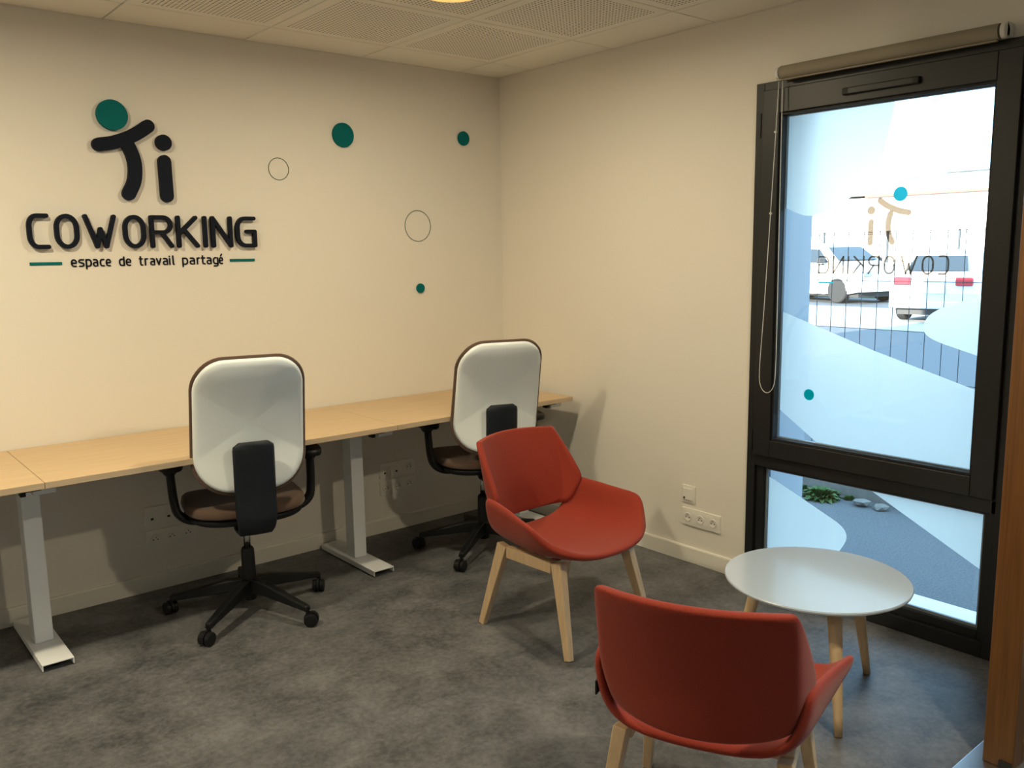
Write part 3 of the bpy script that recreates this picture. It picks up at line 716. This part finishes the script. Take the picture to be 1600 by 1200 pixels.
# ================================================================== RED ARMCHAIRS
def grid_surface(rows, mirror=True):
    """rows: list of lists of (x,y,z) from centre x=0 outward; returns bm grid mirrored"""
    bm = B(); g = []
    for r in rows:
        full = [(-x, y, z) for x, y, z in r[:0:-1]] + list(r)
        g.append([bm.verts.new(p) for p in full])
    for a, b in zip(g, g[1:]):
        for i in range(len(a)-1): bm.faces.new([a[i], a[i+1], b[i+1], b[i]])
    return bm
def thick(o, t_, off_=0, sub=2, sub_first=False):
    s = o.modifiers.new('solid', 'SOLIDIFY'); s.thickness = t_; s.offset = off_
    md = o.modifiers.new('sub', 'SUBSURF'); md.levels = sub; md.render_levels = sub
    for p in o.data.polygons: p.use_smooth = True
def make_armchair():
    t = empty('armchair', (0, 0, 0))
    rows = [
     [(0, -.222, .376), (.09, -.220, .378), (.165, -.216, .389), (.216, -.212, .427), (.234, -.208, .49), (.243, -.205, .550)],
     [(0, -.15, .368), (.09, -.15, .369), (.175, -.15, .377), (.230, -.15, .412), (.246, -.15, .48), (.254, -.15, .552)],
     [(0, -.02, .360), (.10, -.02, .361), (.195, -.02, .371), (.245, -.02, .408), (.266, -.02, .46), (.281, -.02, .535)],
     [(0, .07, .358), (.10, .07, .359), (.20, .07, .370), (.254, .07, .404), (.281, .07, .45), (.306, .075, .520)],
     [(0, .14, .362), (.10, .14, .364), (.195, .14, .375), (.250, .139, .403), (.283, .137, .440), (.326, .140, .512)],
     [(0, .225, .370), (.09, .224, .372), (.170, .217, .381), (.222, .204, .398), (.252, .192, .415), (.282, .184, .440)],
     [(0, .292, .378), (.07, .290, .379), (.128, .280, .385), (.174, .264, .394), (.200, .249, .403), (.222, .234, .415)],
    ]
    o = obj('seat_shell', grid_surface(rows), M['red'], t); thick(o, .030, 0)
    # separate bent back panel
    rows = []
    for cr, ed, fw, z, y in ((.186, .200, .020, .420, -.257), (.198, .214, .032, .434, -.258), (.218, .240, .070, .520, -.266), (.222, .248, .088, .556, -.274), (.223, .246, .078, .590, -.282), (.218, .232, .036, .690, -.312), (.212, .219, .010, .752, -.336), (.206, .213, .006, .765, -.340)):
        r = []
        low_ = max(0, (.450-z)/.03)
        for u in (0, .25, .5, .75, .93, 1.0):
            r.append((u*cr, y+.062*u*u, z-.006*u*u+.03*u**3*low_))
        r.append((cr+(ed-cr)*.5, y+.062+fw*.5, r[-1][2])); r.append((ed, y+.062+fw, r[-1][2]))
        rows.append(r)
    o = obj('back_panel', grid_surface(rows), M['red'], t); thick(o, .026, 0)
    # black garment tab at the side seam
    o = obj('fabric_tab', box(B(), -.2500, -.2455, -.200, -.180, .445, .480), M['black'], t); 
    # wooden sled frames
    for sx in (-1, 1):
        X_t, X_b = sx*.195, sx*.238
        for sy in (-1, 1):
            top_ = Vector((X_t, sy*.150, .350)); foot = Vector((X_b, sy*.243 if sy > 0 else -.243, .0005))
            obj('leg', bar(B(), foot, top_, .026, .028, .036, .052, side=(1, 0, 0)), M['wood'], t, bevel=.003)
        obj('side_rail', bar(B(), (X_t, -.124, .326), (X_t, .124, .326), .034, .046, side=(1, 0, 0)), M['wood'], t, bevel=.003)
    for y in (-.08, .10):
        obj('cross_rail', bar(B(), (-.178, y, .330), (.178, y, .330), .040, .024, side=(0, 1, 0)), M['wood'], t, bevel=.002)
    return t
a1 = make_armchair()
def face(o, x, y, fx, fy): o.location = (x, y, 0); o.rotation_euler = (0, 0, math.atan2(-fx, fy))
face(a1, -.945, -1.525, .06, -1)
tag(a1, 'rust red armchair facing the camera with its seat and side wings in view', 'chair')
a2 = dup(a1); face(a2, -1.565, -2.733, .9, .43)
tag(a2, 'rust red armchair seen from behind in the right foreground beside the round table', 'chair')

# ================================================================== COFFEE TABLE
ct = empty('coffee_table', (-.70, -2.50, 0)); tag(ct, 'low round white coffee table on pale splayed wooden legs by the window', 'table')
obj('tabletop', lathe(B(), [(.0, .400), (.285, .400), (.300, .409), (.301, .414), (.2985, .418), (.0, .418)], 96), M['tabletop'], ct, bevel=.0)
for k in range(3):
    a = math.radians(-12+120*k+0); d = Vector((math.cos(a), math.sin(a), 0))
    bm = B(); tube(bm, [d*.275+Vector((0, 0, .0005)), d*.262+Vector((0, 0, .06)), d*.22+Vector((0, 0, .25)), d*.187+Vector((0, 0, .398))], [.0125, .0145, .020, .024], 20)
    obj('leg', bm, M['wood'], ct, smooth=True)
obj('mount_ring', lathe(B(), [(.0, .385), (.16, .385), (.165, .390), (.165, .3995), (.0, .3995)], 40), M['wood'], ct)

# ================================================================== OUTSIDE
def ground(name, x0, x1, y0, y1, z, m, lab): struct(obj(name, box(B(), x0, x1, y0, y1, z-.1, z), m), lab)
ground('trim_yard', .425, 1.93, -30, 30, -.10, M['gravel'], 'grey asphalt yard outside the window')
ground('trim_car_park', 2.13, 12.2, -40, 60, 0, M['gravel'], 'asphalt beyond the mesh fence')
ground('trim_lane', 12.2, 17.6, -40, 60, .001, M['paving'], 'pale sunlit car park surface')
ground('trim_road', 17.6, 21.5, -40, 60, 0, M['asphalt'], 'darker asphalt of the parking bays')
ground('trim_verge', 21.5, 27, -40, 60, .03, M['grass'], 'green grass verge beyond the cars')
ground('trim_field', 27, 120, -80, 120, 0, M['paving'], 'pale ground far beyond the verge')
struct(obj('trim_kerb', box(B(), 1.935, 2.125, -30, 30, -.2, .06), M['concrete']), 'low concrete kerb under the fence')
# mesh fence
fx = 2.03
fe = empty('mesh_fence', (fx, -1, .061)); tag(fe, 'dark welded wire mesh fence standing outside the window', 'fence')
bm = B()
for k in range(140): y = 5.5-k*.104; box(bm, -.0018, .0018, y+1-.0018, y+1+.0018, 0, 1.56)
for k in range(6): z = .02+k*.305; box(bm, -.007, -.003, -7.9, 6.5, z-.002, z+.002)
o = obj('wire_mesh', bm, M['wire'], fe); o['kind'] = 'stuff'
for y in (4.4, 1.9, -3.1, -5.6):
    obj('post', box(B(), .004, .05, y+1-.025, y+1+.025, 0, 1.62), M['wire'], fe)
# leafy plant and stones at the kerb
def bush(x, y, z, n, r, h, label, seed):
    random.seed(seed); bm = B()
    for i in range(n):
        a = random.uniform(0, 2*PI); L = random.uniform(.5, 1)*r; el = random.uniform(.1, 1.3)
        d = Vector((math.cos(a)*math.cos(el), math.sin(a)*math.cos(el), math.sin(el)*h/r)); s = d.cross(Vector((0, 0, 1))).normalized()
        b0 = Vector((x, y, z))+Vector((math.cos(a), math.sin(a), 0))*r*.1*random.random(); w_ = .018+.012*random.random()
        p1 = b0+d*L*.6; p2 = b0+d*L+Vector((0, 0, -.25*L)); up = Vector((0, 0, .004))
        v0 = bm.verts.new(b0); v1 = bm.verts.new(p1+s*w_); v2 = bm.verts.new(p1-s*w_); v3 = bm.verts.new(p2); v4 = bm.verts.new(p1-up*3)
        bm.faces.new([v0, v1, v4]); bm.faces.new([v0, v4, v2]); bm.faces.new([v1, v3, v4]); bm.faces.new([v4, v3, v2])
    t = empty('leafy_plant', (0, 0, 0)); tag(t, label, 'plant'); o = obj('foliage', bm, M['leaf'], t); o['kind'] = 'stuff'
bush(1.77, -1.08, -.10, 240, .16, .12, 'bright green weed clump growing at foot of the kerb', 3)
bush(1.85, -.90, -.10, 40, .06, .06, 'small low green weed left of the larger clump', 5)
bush(1.87, -1.22, -.10, 40, .05, .05, 'small low green weed right of the larger clump', 8)
random.seed(4)
for y, r_, lab in ((-1.34, .060, 'largest pale stone lying right of the weed clump outside'), (-1.47, .050, 'flat pale stone at far right of the weed clump outside'), (-.84, .040, 'small pale stone left of the weeds outside')):
    bm = B(); bmesh.ops.create_icosphere(bm, subdivisions=1, radius=r_)
    for v in bm.verts: v.co *= random.uniform(.8, 1.15); v.co.z *= .45
    o = obj('stone', bm, M['stone']); o.location = (1.80, y, -.10+r_*.35); tag(o, lab, 'stone')
# cars
def make_car(kind):
    """length along +x (front), width y, on z=0"""
    t = empty('car', (0, 0, 0)); L, W = 4.1, 1.72
    prof = [(-2.02, .30), (-2.05, .62), (-1.98, .95), (-1.72, 1.02), (-1.45, 1.40), (-.9, 1.48), (0, 1.50), (.55, 1.42), (1.15, 1.02), (1.85, .86), (2.05, .66), (2.04, .30), (1.68, .24), (1.60, .50), (1.30, .62), (1.02, .50), (.94, .22), (-.92, .22), (-1.0, .50), (-1.28, .62), (-1.58, .50), (-1.66, .26)]
    bm = B(); secs = []
    for yy in (-1, -.9, 0, .9, 1):
        row = []
        for x, z in prof:
            inset = max(0, (z-.9)*.32) if abs(yy) > .5 else 0
            sgn = (1 if yy > 0 else -1) if yy else 0
            hw = W/2*abs(yy) if abs(yy) < 1 else W/2
            k = .985 if abs(yy) == 1 else 1
            row.append(bm.verts.new((x*k, sgn*(hw-inset), .24+(z-.24)*(.99 if abs(yy) == 1 else 1))))
        secs.append(row)
    n = len(prof)
    for a, b in zip(secs, secs[1:]):
        for i in range(n): bm.faces.new([a[i], a[(i+1)%n], b[(i+1)%n], b[i]])
    bm.faces.new(secs[0]); bm.faces.new(secs[-1][::-1])
    obj('body', bm, M['carpaint'], t)
    # windows as slightly proud dark panels
    def panel(pts, name='side_window', m=M['carglass']): 
        b_ = B(); vs = [b_.verts.new(p) for p in pts]; b_.faces.new(vs); r = bmesh.ops.extrude_face_region(b_, geom=list(b_.faces))
        o_ = obj(name, b_, m, t); s_ = o_.modifiers.new('s', 'SOLIDIFY'); s_.thickness = .01; s_.offset = 0; return o_
    for sg in (-1, 1):
        f = lambda x, z: (x, sg*(W/2+.006-(z-.9)*.32), z)
        panel([f(-1.42, 1.02), f(-.35, 1.02), f(-.35, 1.38), f(-1.18, 1.36)]); panel([f(-.27, 1.02), f(.95, 1.02), f(.55, 1.34), f(-.27, 1.38)])
        b_ = B(); bmesh.ops.create_cube(b_, size=1, matrix=Matrix.Translation((.85, sg*.98, 1.06))@Matrix.Diagonal((.14, .20, .13, 1))); obj('wing_mirror', b_, M['darktrim'], t, bevel=.03)
    panel([(-1.79, -.60, 1.08), (-1.79, .60, 1.08), (-1.53, .50, 1.38), (-1.53, -.50, 1.38)], 'rear_window')
    panel([(1.14, -.66, 1.07), (1.14, .66, 1.07), (.66, .55, 1.40), (.66, -.55, 1.40)], 'windscreen')
    for sg in (-1, 1):
        obj('tail_light', box(B(), -2.075, -1.93, sg*.60-.16, sg*.60+.16, .78, .95), M['redlight'], t, bevel=.02)
        obj('headlight', box(B(), 1.86, 2.055, sg*.60-.14, sg*.60+.14, .66, .80), M['alloy'], t, bevel=.02)
    obj('rear_bumper', box(B(), -2.10, -1.98, -.80, .80, .30, .46), M['carpaint'], t, bevel=.03)
    obj('number_plate', box(B(), -2.085, -2.07, -.26, .26, .62, .73), M['plate'], t)
    obj('underbody', box(B(), -1.9, 1.9, -.72, .72, .16, .30), M['darktrim'], t)
    for x in (-1.29, 1.31):
        for sg in (-1, 1):
            y = sg*(W/2-.10)
            wh = obj('wheel', lathe(B(), [(.20, -.10), (.30, -.10), (.325, -.07), (.325, .07), (.30, .10), (.20, .10)], 28, 'y', (x, y, .326)), M['tyre'], t)
            rm = obj('rim', lathe(B(), [(.0, -.08), (.205, -.085), (.205, .085), (.0, .08)], 28, 'y', (x, y, .326)), M['alloy'], wh)
    return t
car = make_car(0); car.location = (19.96, 9.57, 0.002); car.rotation_euler = (0, 0, math.radians(-106)); car.scale = (1.08,)*3
tag(car, 'white parked car at left of the view through the window, front wheel showing', 'car')
c2 = dup(car); c2.location = (15.9, 4.05, 0.003); c2.rotation_euler = (0, 0, math.radians(8)); c2.scale = (.95,)*3
tag(c2, 'white parked car seen from behind with red tail light through the window', 'car')
# far fence behind the verge
ff = empty('perimeter_fence', (25, 5, .03)); tag(ff, 'tall thin perimeter fence far beyond the grass verge', 'fence')
for k in range(16):
    obj('post', box(B(), -.03, .03, -20+k*2.3-.03, -20+k*2.3+.03, 0, 2.0), M['wire'], ff)
bm = B()
for z in (.2, 1.0, 1.9): box(bm, -.01, .01, -20, 15, z-.012, z+.012)
o = obj('wire_mesh', bm, M['wire'], ff); o['kind'] = 'stuff'
# long low building with red-brown eaves, houses behind
sh = empty('warehouse', (41, 17, 0)); tag(sh, 'long pale building with thin red-brown eaves line in the distance', 'building')
obj('wall', box(B(), 0, 9, -12, 9, 0, 4.05), M['house'], sh); obj('eaves', box(B(), -.25, -.001, -12.3, 2.6, 4.06, 4.17), M['roof'], sh)
obj('roof', hexa(B(), [(-.2, -12.2, 4.18), (9.2, -12.2, 4.18), (9.2, 9.2, 4.18), (-.2, 9.2, 4.18)], [(4, -12.2, 5.2), (5, -12.2, 5.2), (5, 9.2, 5.2), (4, 9.2, 5.2)]), M['house'], sh)
for i, (y, hh, lab) in enumerate([(30, 8.2, 'distant pale house, the left one above the long building'), (21.5, 8.4, 'distant pale house, middle one above the long building'), (13.5, 8.6, 'distant pale house, the right one above the long building')]):
    hs = empty('house', (62, y, 0)); tag(hs, lab, 'building')
    obj('wall', box(B(), 0, 7, -3.2, 3.2, 0, hh-1.7), M['house'], hs)
    obj('roof', hexa(B(), [(-.3, -3.5, hh-1.69), (7.3, -3.5, hh-1.69), (7.3, 3.5, hh-1.69), (-.3, 3.5, hh-1.69)], [(3.3, -1.2, hh-1.3), (3.7, -1.2, hh-1.3), (3.7, 1.2, hh-1.3), (3.3, 1.2, hh-1.3)]), M['stone'], hs)
    for yy in (-2, 0, 2): obj('window', box(B(), -.06, -.001, yy-.5, yy+.5, 5.9, 6.6), M['stone'], hs)
